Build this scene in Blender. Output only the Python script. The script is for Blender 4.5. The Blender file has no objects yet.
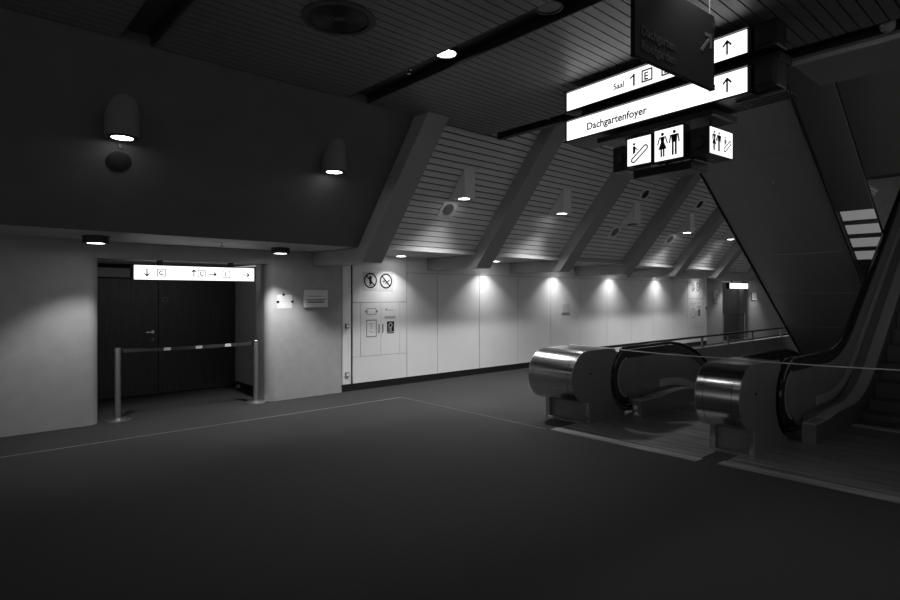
import bpy, bmesh, math, random
from mathutils import Vector, Matrix
random.seed(4)
SC = bpy.context.scene
COL = SC.collection
PI = math.pi

# ------------------------------------------------------------------ materials
def mat(name, col, rough=0.6, metal=0.0, noise=0.0, nscale=20.0, stretch=(1, 1, 1), bump=0.0, spec=0.5, aniso=0.0, rnoise=0.0, detail=4.0):
    m = bpy.data.materials.new(name); m.use_nodes = True
    nt = m.node_tree; b = nt.nodes['Principled BSDF']
    c = (col, col, col, 1) if not isinstance(col, tuple) else col
    b.inputs['Base Color'].default_value = c
    b.inputs['Roughness'].default_value = rough
    b.inputs['Metallic'].default_value = metal
    b.inputs['Specular IOR Level'].default_value = spec
    b.inputs['Anisotropic'].default_value = aniso
    if noise or bump or rnoise:
        tc = nt.nodes.new('ShaderNodeTexCoord')
        mp = nt.nodes.new('ShaderNodeMapping'); mp.inputs['Scale'].default_value = stretch
        nz = nt.nodes.new('ShaderNodeTexNoise'); nz.inputs['Scale'].default_value = nscale; nz.inputs['Detail'].default_value = detail
        nt.links.new(tc.outputs['Object'], mp.inputs['Vector']); nt.links.new(mp.outputs['Vector'], nz.inputs['Vector'])
        if noise:
            rp = nt.nodes.new('ShaderNodeMapRange')
            rp.inputs['From Min'].default_value = 0.3; rp.inputs['From Max'].default_value = 0.7
            rp.inputs['To Min'].default_value = c[0] * (1 - noise); rp.inputs['To Max'].default_value = c[0] * (1 + noise)
            nt.links.new(nz.outputs['Fac'], rp.inputs['Value'])
            nt.links.new(rp.outputs['Result'], b.inputs['Base Color'])
        if rnoise:
            rr = nt.nodes.new('ShaderNodeMapRange')
            rr.inputs['From Min'].default_value = 0.3; rr.inputs['From Max'].default_value = 0.7
            rr.inputs['To Min'].default_value = max(0.02, rough - rnoise); rr.inputs['To Max'].default_value = rough + rnoise
            nt.links.new(nz.outputs['Fac'], rr.inputs['Value']); nt.links.new(rr.outputs['Result'], b.inputs['Roughness'])
        if bump:
            bp = nt.nodes.new('ShaderNodeBump'); bp.inputs['Strength'].default_value = bump; bp.inputs['Distance'].default_value = 0.01
            nt.links.new(nz.outputs['Fac'], bp.inputs['Height']); nt.links.new(bp.outputs['Normal'], b.inputs['Normal'])
    return m

def emit(name, strength, col=1.0):
    m = bpy.data.materials.new(name); m.use_nodes = True
    b = m.node_tree.nodes['Principled BSDF']
    b.inputs['Base Color'].default_value = (0.8, 0.8, 0.8, 1)
    b.inputs['Emission Color'].default_value = (col, col, col, 1)
    b.inputs['Emission Strength'].default_value = strength
    return m

M = dict(
    carpet=mat('carpet', 0.046, 0.95, noise=0.10, nscale=60, bump=0.15, spec=0.1, detail=10),
    seam=mat('seam_strip', 0.22, 0.5),
    ceil=mat('ceiling_slat', 0.175, 0.42, noise=0.06, nscale=3, spec=0.4),
    void=mat('black_void', 0.012, 0.9, spec=0.1),
    channel=mat('dark_channel', 0.022, 0.5),
    slat=mat('slope_slat', 0.78, 0.5, noise=0.05, nscale=3),
    gap=mat('slat_gap', 0.010, 0.9, spec=0.0),
    beam=mat('beam_paint', 0.36, 0.55, noise=0.04, nscale=2.5, bump=0.03),
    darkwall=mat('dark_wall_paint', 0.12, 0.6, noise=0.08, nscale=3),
    soffit=mat('soffit_paint', 0.40, 0.6),
    column=mat('column_plaster', 0.40, 0.75, noise=0.06, nscale=7, bump=0.06),
    panel=mat('white_panel', 0.84, 0.45, noise=0.015, nscale=3),
    panelgap=mat('panel_gap', 0.05, 0.8),
    kick=mat('black_kick', 0.010, 0.5),
    door=mat('dark_wood', 0.030, 0.5, noise=0.45, nscale=6, stretch=(9, 9, 0.35)),
    grey=mat('grey_paint', 0.20, 0.5),
    steel=mat('brushed_steel', 0.50, 0.20, 1.0, noise=0.16, nscale=30, stretch=(1, 0.02, 1), rnoise=0.05, aniso=0.0),
    steeldark=mat('dark_steel', 0.24, 0.36, 0.45, noise=0.12, nscale=30, stretch=(30, 30, 0.4)),
    deck=mat('deck_steel', 0.60, 0.30, 0.45, noise=0.10, nscale=40, stretch=(1, 30, 30)),
    plate=mat('floor_plate_steel', 0.22, 0.42, 0.4, noise=0.45, nscale=5, stretch=(3.0, 0.22, 1), detail=6),
    plateedge=mat('floor_plate_border', 0.34, 0.40, 0.4, noise=0.40, nscale=5, stretch=(4.0, 0.25, 1), detail=6),
    balus=mat('balustrade_panel', 0.20, 0.30, 0.0, noise=0.1, nscale=3),
    rubber=mat('black_rubber', 0.012, 0.16, spec=0.6),
    black=mat('black_plastic', 0.014, 0.45),
    housing=mat('sign_housing', 0.022, 0.40, 0.3),
    step=mat('step_tread', 0.13, 0.5, 0.3, noise=0.15, nscale=30, stretch=(30, 1, 1)),
    truss=mat('truss_cladding', 0.40, 0.36, 0.3, noise=0.05, nscale=2, stretch=(0.4, 2, 0.4), rnoise=0.05),
    trussedge=mat('truss_edge', 0.010, 0.5),
    postm=mat('post_metal', 0.50, 0.32, 0.9),
    belt=mat('belt_fabric', 0.035, 0.7),
    white=mat('white_print', 0.75, 0.6),
    paper=mat('paper', 0.66, 0.7),
    plaque=mat('plaque_metal', 0.75, 0.5, 0.0, noise=0.1, nscale=9, stretch=(1, 1, 6)),
    ink=mat('black_ink', 0.010, 0.7, spec=0.2),
    greyink=mat('grey_ink', 0.16, 0.7),
    paleink=mat('pale_ink', 0.50, 0.7),
    signplate=mat('dark_sign_plate', 0.011, 0.6, spec=0.2),
    platetext=mat('sign_plate_lettering', 0.035, 0.6),
    lampbody=mat('lamp_housing', 0.85, 0.5),
    lampdark=mat('dark_lamp_housing', 0.16, 0.55),
    lampoff=mat('unlit_lens', 0.06, 0.3),
    chrome=mat('chrome', 0.6, 0.18, 1.0),
    parapet=mat('parapet_paint', 0.24, 0.6, noise=0.1, nscale=4),
    pit=mat('escalator_pit', 0.02, 0.8),
    speaker=mat('speaker_grille', 0.85, 0.6),
    lens=emit('lit_lens', 14.0),
    sign=emit('lit_sign', 1.6),
    signdim=emit('lit_small_sign', 1.3),
    reflectglow=emit('imitated_reflection', 0.16),  # faint glow imitating reflections on the metal cladding
)

# ------------------------------------------------------------------ mesh builder
class MB:
    def __init__(s): s.bm = bmesh.new()
    def box(s, a, b, mtx=None, skip=()):
        x0, y0, z0 = a; x1, y1, z1 = b
        vs = [s.bm.verts.new(v) for v in ((x0,y0,z0),(x1,y0,z0),(x1,y1,z0),(x0,y1,z0),(x0,y0,z1),(x1,y0,z1),(x1,y1,z1),(x0,y1,z1))]
        for f in ((0,3,2,1),(4,5,6,7),(0,1,5,4),(1,2,6,5),(2,3,7,6),(3,0,4,7)):
            s.bm.faces.new([vs[i] for i in f])
        if mtx is not None:
            for v in vs: v.co = mtx @ v.co
        return s
    def prism(s, pts, d0, d1, axis='y'):
        """polygon extruded along an axis. axis y: pts are (x,z); x: (y,z); z: (x,y)"""
        def mk(p, d):
            return {'y': (p[0], d, p[1]), 'x': (d, p[0], p[1]), 'z': (p[0], p[1], d)}[axis]
        a = [s.bm.verts.new(mk(p, d0)) for p in pts]; b = [s.bm.verts.new(mk(p, d1)) for p in pts]
        n = len(pts)
        s.bm.faces.new(a); s.bm.faces.new(b[::-1])
        for i in range(n):
            s.bm.faces.new((a[i], b[i], b[(i+1) % n], a[(i+1) % n]))
        return s
    def cyl(s, c, r, h, seg=28, axis='z', r2=None):
        r2 = r if r2 is None else r2
        rings = []
        for rr, dz in ((r, 0), (r2, h)):
            ring = []
            for i in range(seg):
                t = 2*PI*i/seg; u, v = rr*math.cos(t), rr*math.sin(t)
                p = {'z': (c[0]+u, c[1]+v, c[2]+dz), 'y': (c[0]+u, c[1]+dz, c[2]+v), 'x': (c[0]+dz, c[1]+u, c[2]+v)}[axis]
                ring.append(s.bm.verts.new(p))
            rings.append(ring)
        s.bm.faces.new(rings[0]); s.bm.faces.new(rings[1][::-1])
        for i in range(seg):
            j = (i+1) % seg
            s.bm.faces.new((rings[0][i], rings[1][i], rings[1][j], rings[0][j]))
        return s
    def lathe(s, c, prof, seg=32, mtx=None):
        """prof: (r,z) list, closed or open, about z"""
        rings = []
        for r, z in prof:
            if r < 1e-6:
                rings.append([s.bm.verts.new((c[0], c[1], c[2]+z))])
            else:
                rings.append([s.bm.verts.new((c[0]+r*math.cos(2*PI*i/seg), c[1]+r*math.sin(2*PI*i/seg), c[2]+z)) for i in range(seg)])
        for A, B in zip(rings, rings[1:]):
            for i in range(seg):
                j = (i+1) % seg
                if len(A) == 1 and len(B) == 1: continue
                if len(A) == 1: s.bm.faces.new((A[0], B[j], B[i]))
                elif len(B) == 1: s.bm.faces.new((A[i], A[j], B[0]))
                else: s.bm.faces.new((A[i], A[j], B[j], B[i]))
        if mtx is not None:
            for ring in rings:
                for v in ring: v.co = mtx @ v.co
        return s
    def sweep(s, path, prof, up=Vector((0, 1, 0)), closed=False):
        """sweep a 2D profile (a along 'up' axis, b along the path normal) on a path lying in a plane perpendicular to 'up'"""
        P = [Vector(p) for p in path]; rings = []
        for i, p in enumerate(P):
            t = (P[min(i+1, len(P)-1)] - P[max(i-1, 0)]).normalized()
            n = t.cross(up).normalized()
            rings.append([s.bm.verts.new(p + up*a + n*b) for a, b in prof])
        k = len(prof)
        for A, B in zip(rings, rings[1:]):
            for i in range(k):
                j = (i+1) % k
                s.bm.faces.new((A[i], A[j], B[j], B[i]))
        s.bm.faces.new(rings[0][::-1]); s.bm.faces.new(rings[-1])
        return s
    def tube(s, path, r, seg=10):
        P = [Vector(p) for p in path]; rings = []
        for i, p in enumerate(P):
            t = (P[min(i+1, len(P)-1)] - P[max(i-1, 0)]).normalized()
            a = t.orthogonal().normalized() if i == 0 else (a - t*a.dot(t)).normalized()
            b = t.cross(a)
            rings.append([s.bm.verts.new(p + a*r*math.cos(2*PI*k/seg) + b*r*math.sin(2*PI*k/seg)) for k in range(seg)])
        for A, B in zip(rings, rings[1:]):
            for i in range(seg):
                j = (i+1) % seg
                s.bm.faces.new((A[i], A[j], B[j], B[i]))
        s.bm.faces.new(rings[0][::-1]); s.bm.faces.new(rings[-1])
        return s
    def build(s, name, m, parent=None, bevel=0.0, smooth=False, seg=2):
        bmesh.ops.recalc_face_normals(s.bm, faces=s.bm.faces)
        me = bpy.data.meshes.new(name); s.bm.to_mesh(me); s.bm.free()
        me.materials.append(m)
        o = bpy.data.objects.new(name, me); COL.objects.link(o)
        if parent is not None:
            o.parent = parent
            o.matrix_parent_inverse = Matrix.Identity(4)
            # meshes are given in world coordinates: bring them into the parent's frame
            inv = world(parent).inverted()
            me.transform(inv)
        if smooth:
            for p in me.polygons: p.use_smooth = True
            try:
                me.set_sharp_from_angle(angle=math.radians(35))
            except Exception: pass
        if bevel:
            b = o.modifiers.new('bevel', 'BEVEL'); b.width = bevel; b.segments = seg; b.limit_method = 'ANGLE'; b.angle_limit = math.radians(40)
        return o

def world(o):
    m = o.matrix_basis.copy()
    return m if o.parent is None else world(o.parent) @ m

def thing(name, label, cat, loc=(0, 0, 0), rotz=0.0, group=None):
    o = bpy.data.objects.new(name, None); COL.objects.link(o)
    o.empty_display_size = 0.1
    o.location = loc; o.rotation_euler = (0, 0, rotz)
    o['label'] = label; o['category'] = cat
    if group: o['group'] = group
    return o
def tag(o, label, cat, group=None):
    o['label'] = label; o['category'] = cat
    if group: o['group'] = group
    return o
def struct(o, label=None, cat=None):
    o['kind'] = 'structure'
    if label: o['label'] = label
    if cat: o['category'] = cat
    return o
def dup(root, loc, label=None, rotz=None):
    r = root.copy(); COL.objects.link(r); r.location = loc
    if rotz is not None: r.rotation_euler = (0, 0, rotz)
    if label: r['label'] = label
    for ch in list(root.children):
        c = ch.copy(); COL.objects.link(c); c.parent = r
        for g in list(ch.children):
            d = g.copy(); COL.objects.link(d); d.parent = c
    return r

# 2D drawing on a face: frame = (origin, x axis, y axis), thin raised shapes
class Draw:
    def __init__(s, o, x, y, h=0.002):
        s.o, s.x, s.y = Vector(o), Vector(x), Vector(y); s.n = s.x.cross(s.y); s.h = h; s.mb = MB(); s.lift = 0.0
    def p(s, u, v, k): return s.o + s.x*u + s.y*v + s.n*(k*s.h + s.lift)
    def poly(s, pts):
        bm = s.mb.bm
        a = [bm.verts.new(s.p(u, v, 0)) for u, v in pts]; b = [bm.verts.new(s.p(u, v, 1)) for u, v in pts]
        bm.faces.new(a[::-1]); bm.faces.new(b); n = len(pts)
        for i in range(n): bm.faces.new((a[i], a[(i+1) % n], b[(i+1) % n], b[i]))
        return s
    def line(s, pts, w, closed=False):
        pts = list(pts)
        if closed: pts = pts + [pts[0]]
        for (x0, y0), (x1, y1) in zip(pts, pts[1:]):
            L = math.hypot(x1-x0, y1-y0)
            if L < 1e-9: continue
            nx, ny = -(y1-y0)/L*w/2, (x1-x0)/L*w/2
            ex, ey = (x1-x0)/L*w*0.3, (y1-y0)/L*w*0.3
            s.poly([(x0-ex-nx, y0-ey-ny), (x1+ex-nx, y1+ey-ny), (x1+ex+nx, y1+ey+ny), (x0-ex+nx, y0-ey+ny)])
        return s
    def rect(s, u0, v0, u1, v1): return s.poly([(u0, v0), (u1, v0), (u1, v1), (u0, v1)])
    def frame(s, u0, v0, u1, v1, w):
        return s.rect(u0, v0, u1, v0+w).rect(u0, v1-w, u1, v1).rect(u0, v0+w, u0+w, v1-w).rect(u1-w, v0+w, u1, v1-w)
    def disc(s, u, v, r, n=24, ry=None):
        ry = r if ry is None else ry
        return s.poly([(u+r*math.cos(2*PI*i/n), v+ry*math.sin(2*PI*i/n)) for i in range(n)])
    def ring(s, u, v, r, w, n=40):
        for i in range(n):
            a, b = 2*PI*i/n, 2*PI*(i+1)/n
            s.poly([(u+(r-w)*math.cos(a), v+(r-w)*math.sin(a)), (u+r*math.cos(a), v+r*math.sin(a)), (u+r*math.cos(b), v+r*math.sin(b)), (u+(r-w)*math.cos(b), v+(r-w)*math.sin(b))])
        return s
    def arrow(s, u, v, L, ang, w):
        c, q = math.cos(ang), math.sin(ang)
        R = lambda a, b: (u + a*c - b*q, v + a*q + b*c)
        s.line([R(-L/2, 0), R(L/2, 0)], w)
        s.line([R(L/2-L*0.34, L*0.30), R(L/2, 0), R(L/2-L*0.34, -L*0.30)], w)
        return s
    def build(s, name, m, parent=None): return s.mb.build(name, m, parent)

def text(name, body, size, o, x, y, m, parent, h=0.002, align='LEFT', bold=0.0):
    cu = bpy.data.curves.new(name, 'FONT'); cu.body = body; cu.size = size; cu.extrude = h/2; cu.align_x = align; cu.resolution_u = 3; cu.offset = bold
    tmp = bpy.data.objects.new(name+'_curve', cu)
    me = bpy.data.meshes.new_from_object(tmp)
    bpy.data.objects.remove(tmp); bpy.data.curves.remove(cu)
    X, Y = Vector(x), Vector(y); N = X.cross(Y)
    mt = Matrix(((X.x, Y.x, N.x, o[0]+N.x*h/2), (X.y, Y.y, N.y, o[1]+N.y*h/2), (X.z, Y.z, N.z, o[2]+N.z*h/2), (0, 0, 0, 1)))
    me.transform(mt); me.name = name; me.materials.clear(); me.materials.append(m)
    ob = bpy.data.objects.new(name, me); COL.objects.link(ob)
    if parent is not None:
        ob.parent = parent; me.transform(world(parent).inverted())
    return ob

def spot(name, loc, energy, angle, blend, parent=None, radius=0.05, direction=(0, 0, -1)):
    l = bpy.data.lights.new(name, 'SPOT'); l.energy = energy; l.spot_size = math.radians(angle); l.spot_blend = blend; l.shadow_soft_size = radius
    o = bpy.data.objects.new(name, l); COL.objects.link(o)
    q = Vector(direction).to_track_quat('-Z', 'Y')
    o.rotation_euler = q.to_euler()
    o.location = loc
    if parent is not None:
        o.parent = parent; o.location = world(parent).inverted() @ Vector(loc)
    return o

# ------------------------------------------------------------------ camera (measured: f = 575 px, horizon at y = 294, 1.65 m up)
cam = bpy.data.cameras.new('camera'); cam.sensor_width = 36; cam.lens = 36*575/900; cam.shift_y = -6/900; cam.clip_end = 200
co = bpy.data.objects.new('camera', cam); COL.objects.link(co)
co.location = (0, 0, 1.65); co.rotation_euler = (PI/2, 0, math.radians(48-90)); SC.camera = co

# ------------------------------------------------------------------ the place's main measures (X along the long wall, Y towards it)
YW = 8.38; ZS = 2.32; ZL = 2.11; ZC = 3.90
YS = 7.03; YT = 5.73; DY = 0.12                                  # slope foot and top
SL = (ZC-ZS)/(YS-YT)
def slope_y(z): return YS-(z-ZS)/SL
MID = 12.0                                            # the long wall repeats mirrored about this X
XB = [4.55, 6.95, 9.28, 11.62, 14.02, 16.46, 18.90]   # sloping beams
BW = 0.35

# ------------------------------------------------------------------ setting
b = MB()
X0, X1, XE = 8.55, 15.2, 34.0
for a, c in (((-7, -7), (X0, 10.6)), ((X0, 4.56), (X1, 10.6)), ((X0, -7), (X1, 2.66)), ((X1, -7), (XE, 10.6))):
    b.box((a[0], a[1], -0.2), (c[0], c[1], 0))
struct(b.build('floor', M['carpet']))

# slatted ceiling with recessed dark channels
CH = [(-1.15, -0.89), (1.22, 1.48), (3.53, 3.81), (5.86, 6.08)]
b = MB(); y = -6.0
cuts = [-6.0] + [v for c in CH for v in c]
spans = [(cuts[i], cuts[i+1]) for i in range(0, len(cuts)-1, 2)]
while y < YT-0.05:
    for s0, s1 in spans: b.box((s0, y, ZC), (s1, min(y+0.088, YT-0.03), ZC+0.02))
    y += 0.10
struct(b.build('ceiling', M['ceil']))
b = MB(); b.box((-6, -6, ZC+0.12), (6.2, YT+0.35, ZC+0.16))
for s0, s1 in spans: b.box((s0, -6, ZC+0.028), (s1, YT, ZC+0.04))
struct(b.build('ceiling_backing', M['void']))
for i, (s0, s1) in enumerate(CH):
    b = MB(); b.box((s0, -6, ZC+0.075), (s1, YT-0.06, ZC+0.085)); b.box((s1-0.012, -6, ZC-0.012), (s1+0.004, YT-0.06, ZC+0.075)); b.box((s0-0.004, -6, ZC), (s0+0.008, YT-0.06, ZC+0.075))
    struct(b.build('trim_%d' % (i+1), M['channel']))

# dark smooth sloping wall, slatted slope, soffit
def slope_box(mb, x0, x1, z0, z1, t=0.05, off=0.0):
    y0, y1 = slope_y(z0)-off, slope_y(z1)-off
    n = Vector((SL, 1.0)).normalized()             # outward is (-y,-z)
    mb.prism([(y0, z0), (y1, z1), (y1+t*n.x, z1+t*n.y), (y0+t*n.x, z0+t*n.y)], x0, x1, 'x')
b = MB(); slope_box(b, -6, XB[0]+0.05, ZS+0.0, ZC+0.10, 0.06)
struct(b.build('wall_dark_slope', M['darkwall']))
ZTOP = 5.2
b = MB(); dz = 0.10*SL/math.hypot(1, SL); z = ZS+0.012
while z < ZTOP:
    zz = min(z+dz*0.80, ZTOP)
    slope_box(b, XB[0]+BW*0.5, 19.6 if z < ZC-0.1 else 24.0, z, zz, 0.018, -DY)
    z += dz
for o in (struct(b.build('wall_slatted_slope', M['slat'])),): pass
b = MB(); slope_box(b, XB[0]+BW*0.5, 24.0, ZS, ZTOP, 0.02, -0.035-DY); struct(b.build('wall_slope_backing', M['gap']))
b = MB(); b.box((-6, YS+0.005, ZS), (30, 10.6, ZS+0.05)); struct(b.build('ceiling_soffit', M['soffit']))

# columns, lintels, recesses
def rcorner(x0, x1, y0, y1, r, left=True, right=True):
    """plan of a block whose front corners (small y) are rounded"""
    p = []
    if left: p += [(x0+r-r*math.cos(t), y0+r-r*math.sin(t)) for t in [PI/2*i/10 for i in range(11)]]
    else: p += [(x0, y0)]
    if right: p += [(x1-r+r*math.sin(t), y0+r-r*math.cos(t)) for t in [PI/2*i/10 for i in range(11)]]
    else: p += [(x1, y0)]
    return p + [(x1, y1), (x0, y1)]
def mir(x): return 2*MID-x
b = MB(); b.prism(rcorner(-6, 1.575, YW, 8.75, 0.14, False, True), 0, ZS, 'z'); struct(b.build('wall_left', M['column'], smooth=True))
b = MB(); b.prism(rcorner(3.80, 5.10, YW, 8.80, 0.15, True, False), 0, ZS, 'z'); struct(b.build('wall_pier', M['column'], smooth=True))
b = MB(); b.prism(rcorner(mir(5.10), mir(3.80), YW, 8.80, 0.15, False, True), 0, ZS, 'z'); struct(b.build('wall_far_pier', M['column'], smooth=True))
b = MB(); b.prism(rcorner(mir(1.545), 30, YW, 8.75, 0.14, True, False), 0, ZS, 'z'); struct(b.build('wall_right', M['column'], smooth=True))
for nm, x0, x1 in (('wall_lintel', 1.40, 3.98), ('wall_far_lintel', mir(3.98), mir(1.40))):
    b = MB(); b.box((x0, YW+0.02, ZL), (x1, 8.74, ZS)); b.box((x0, 8.74, ZL+0.02), (x1, 10.6, ZL+0.05)); struct(b.build(nm, M['column']))
YD = 10.25
for far in (False, True):
    F = mir if far else (lambda v: v)
    def bx(mb, x0, y0, z0, x1, y1, z1):
        a, c = sorted((F(x0), F(x1))); mb.box((a, y0, z0), (c, y1, z1))
    b = MB(); bx(b, 4.05, 8.80, 0.09, 4.2, 10.5, ZL); struct(b.build('wall_far_recess_side' if far else 'wall_recess_side', M['column']))
    b = MB(); bx(b, 1.25, 8.75, 0.0, 1.40, 10.5, ZL); struct(b.build('wall_far_recess_inner' if far else 'wall_recess_inner', M['column']))
    b = MB(); bx(b, 4.055, 8.81, 0.0, 4.2, 10.45, 0.088); struct(b.build('baseboard_far_recess' if far else 'baseboard_recess', M['kick']))
    d = thing('door_2' if far else 'door_1', 'far pair of dark wood doors behind the barrier posts' if far else 'pair of dark wood doors in the near recess under the lit sign', 'door', (F(2.72), YD, 0)); struct(d)
    for k, (x0, x1) in enumerate(((1.42, 2.765), (2.772, 4.04))):
        b = MB(); bx(b, x0, YD, 0.012, x1, YD+0.06, 1.90); lf = b.build('door_leaf', M['door'], d, 0.004)
        if k == 0:
            b = MB(); b.cyl((F(2.68), YD-0.012, 1.03), 0.026, 0.012, 16, 'y'); b.cyl((F(2.68), YD-0.055, 1.03), 0.010, 0.045, 10, 'y')
            bx(b, 2.57, YD-0.06, 1.02, 2.69, YD-0.045, 1.04); b.build('door_handle', M['chrome'], lf)
            b = MB(); b.cyl((F(2.68), YD-0.010, 0.91), 0.024, 0.010, 16, 'y'); b.build('lock_cylinder', M['grey'], lf)
        else:
            b = MB(); b.lathe((0, 0, 0), [(0.034, 0), (0.034, 0.012), (0.046, 0.012), (0.046, 0), (0.034, 0)], 24, Matrix.Translation((F(2.87), YD, 1.56)) @ Matrix.Rotation(PI/2, 4, 'X')); b.build('ring_pull', M['greyink'], lf)
    b = MB(); bx(b, 1.42, YD-0.04, 1.915, 4.04, YD+0.06, 2.06); b.build('door_header', M['grey'], d)
    b = MB(); bx(b, 1.40, YD+0.08, 0, 4.05, YD+0.12, ZL+0.10); struct(b.build('wall_far_recess_back' if far else 'wall_recess_back', M['void']))

# long white panelled wall
XP = [6.48, 7.22, 8.36, 9.54, 10.70, 11.86, 13.04, 14.22, 15.40, 16.60, mir(6.48)]
b = MB()
for x0, x1 in zip(XP, XP[1:]):
    b.box((x0+0.006, YW, 0.125), (x1-0.006, YW+0.03, 2.035))
    b.box((x0+0.002, YW+0.004, 2.041), (x1-0.002, YW+0.03, ZS))
for x0, x1 in ((5.115, 5.285), (mir(5.285), mir(5.115))): b.box((x0+0.004, YW, 0.125), (x1-0.004, YW+0.03, ZS))
struct(b.build('wall_back', M['panel']))
b = MB(); b.box((5.1, YW+0.031, 0.0), (mir(5.1), YW+0.2, ZS)); struct(b.build('wall_back_core', M['panelgap']))
b = MB(); b.box((5.1, YW+0.010, 0), (mir(5.1), YW+0.0305, 0.118)); struct(b.build('baseboard_back', M['kick']))

# fine metal strips where carpet pieces meet
b = MB(); b.box((-6, 7.335, 0), (5.56, 7.350, 0.003)); struct(b.build('trim_carpet_seam', M['seam']))
b = MB(); b.box((5.56, 4.42, 0), (5.572, 7.334, 0.003)); struct(b.build('trim_carpet_edge', mat('worn_seam', 0.13, 0.6)))

# ------------------------------------------------------------------ sloping beams
ords = ['nearest sloping grey beam bounding the dark smooth wall', 'second sloping grey beam from the dark wall', 'third sloping grey beam from the dark wall',
        'fourth sloping grey beam from the dark wall', 'fifth sloping grey beam from the dark wall', 'sixth sloping grey beam, partly hidden by the escalator underside', 'farthest sloping grey beam, over the distant pier']
for k, x in enumerate(XB):
    zt = ZC+0.03 if k == 0 else ZTOP
    yo = 6.93 if k == 0 else 7.05
    def by(z): return yo-(z-2.10)/SL
    pts = [(YW-0.004, 2.10), (yo, 2.10), (by(zt), zt), (by(zt)+0.34, zt), (yo+0.24, ZS-0.004), (YW-0.004, ZS-0.004)]
    b = MB(); b.prism(pts, x, x+BW, 'x')
    o = b.build('sloping_beam', M['beam'], None, 0.012)
    tag(o, ords[k]+(', with a flat foot reaching the wall' if k < 3 else ''), 'beam', 'sloping roof beams')

# ------------------------------------------------------------------ upper void beyond the slatted ceiling
b = MB(); b.box((6.10, -6, 7.2), (34.2, 10.6, 7.3)); struct(b.build('ceiling_void', M['channel']))
b = MB(); b.box((6.081, 1.92, ZC-0.01), (6.16, YT, 7.2)); struct(b.build('wall_void_fascia', M['channel']))
b = MB(); b.box((6.081, -6, ZC-0.05), (6.98, 1.90, ZC+0.3)); struct(b.build('ceiling_slab', M['truss']))
b = MB(); b.box((6.055, -6, ZC-0.085), (6.085, 1.90, ZC-0.0505)); struct(b.build('trim_slab_edge', M['paper']))
# ------------------------------------------------------------------ lamps
def lit_disc(c, r, parent, m='lens'):
    b = MB(); b.cyl((c[0], c[1], c[2]), r, 0.006, 28); return b.build('lens', M[m], parent)

def box_lamp(x, on, label):
    zb, yf = 3.09, 6.16; w = 0.11
    ztop = ZS+(YS+DY-yf)*SL
    t = thing('box_lamp', label, 'lamp', (x, yf+0.12, zb), 0, 'box lamps on the slatted slope')
    yb = slope_y(zb)+DY-0.004
    b = MB(); b.prism([(yf, zb), (yb, zb), (yf, ztop-0.005)], x-w, x+w, 'x'); b.build('lamp_housing', M['lampbody'], t, 0.004)
    b = MB(); b.lathe((x, yf+0.125, zb-0.012), [(0.088, 0.012), (0.088, 0), (0.100, 0), (0.100, 0.012)], 28); b.build('lens_ring', M['black'], t)
    lit_disc((x, yf+0.125, zb-0.008), 0.088, t, 'lens' if on else 'lampoff')
    if on: spot('lamp_light', (x, yf+0.125, zb-0.02), 480, 124, 0.9, t, 0.10)
names = ['lit box lamp on the first slatted bay, nearest the dark wall', 'lit box lamp on the second slatted bay from the dark wall', 'unlit box lamp on the third slatted bay from the dark wall',
         'lit box lamp on the fourth slatted bay from the dark wall', 'lit box lamp on the fifth slatted bay beside the escalator underside']
for k in range(5): box_lamp((XB[k]+BW+XB[k+1])/2+0.02+0.035*k, k != 2, names[k])

def round_lamp(x, y, label):
    zb = 3.15; r = 0.15
    t = thing('cylinder_lamp', label, 'lamp', (x, y, zb), 0, 'round lamps on the dark slope')
    seg = 32; b = MB(); bm = b.bm; lo, hi = [], []
    for i in range(seg):
        a = 2*PI*i/seg; px, py = x+r*math.cos(a), y+r*math.sin(a)
        zt = max(zb+0.004, ZS+(YS-py)*SL-0.004)
        lo.append(bm.verts.new((px, py, zb))); hi.append(bm.verts.new((px, py, zt)))
    bm.faces.new(lo); bm.faces.new(hi[::-1])
    for i in range(seg):
        j = (i+1) % seg; bm.faces.new((lo[i], hi[i], hi[j], lo[j]))
    b.build('lamp_housing', M['lampdark'], t, smooth=True)
    b = MB(); b.lathe((x, y, zb-0.010), [(0.095, 0.010), (0.095, 0), (0.128, 0), (0.128, 0.010)], 28); b.build('lens_ring', M['black'], t)
    lit_disc((x, y, zb-0.007), 0.094, t)
    spot('lamp_light', (x, y, zb-0.02), 34, 100, 0.9, t, 0.07)
round_lamp(1.35, 6.185, 'dark cylinder lamp on the dark slope above the round grille')
round_lamp(3.66, 6.185, 'dark cylinder lamp on the dark slope closest to the first beam')

def soffit_lamp(x, y, e, label):
    t = thing('surface_downlight', label, 'lamp', (x, y, ZS), 0, 'surface downlights under the low soffit')
    b = MB(); b.lathe((x, y, ZS), [(0.0, -0.001), (0.135, -0.001), (0.135, -0.085), (0.098, -0.085), (0.098, -0.070), (0.0, -0.070)], 32); b.build('lamp_housing', M['black'], t, smooth=True)
    b = MB(); b.cyl((x, y, ZS-0.080), 0.095, 0.008, 28); b.build('lens', M['lens'], t)
    if e: spot('lamp_light', (x, y, ZS-0.09), e, 104, 0.55, t, 0.05)
soffit_lamp(1.41, 7.70, 85, 'dark round downlight under the soffit left of the dark doors')
soffit_lamp(3.76, 7.86, 160, 'dark round downlight under the soffit above the pinned notice')
soffit_lamp(mir(3.76), 7.86, 60, 'distant round downlight under the soffit by the far pier')
soffit_lamp(mir(1.33), 7.72, 60, 'distant round downlight beyond the far doors')

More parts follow.
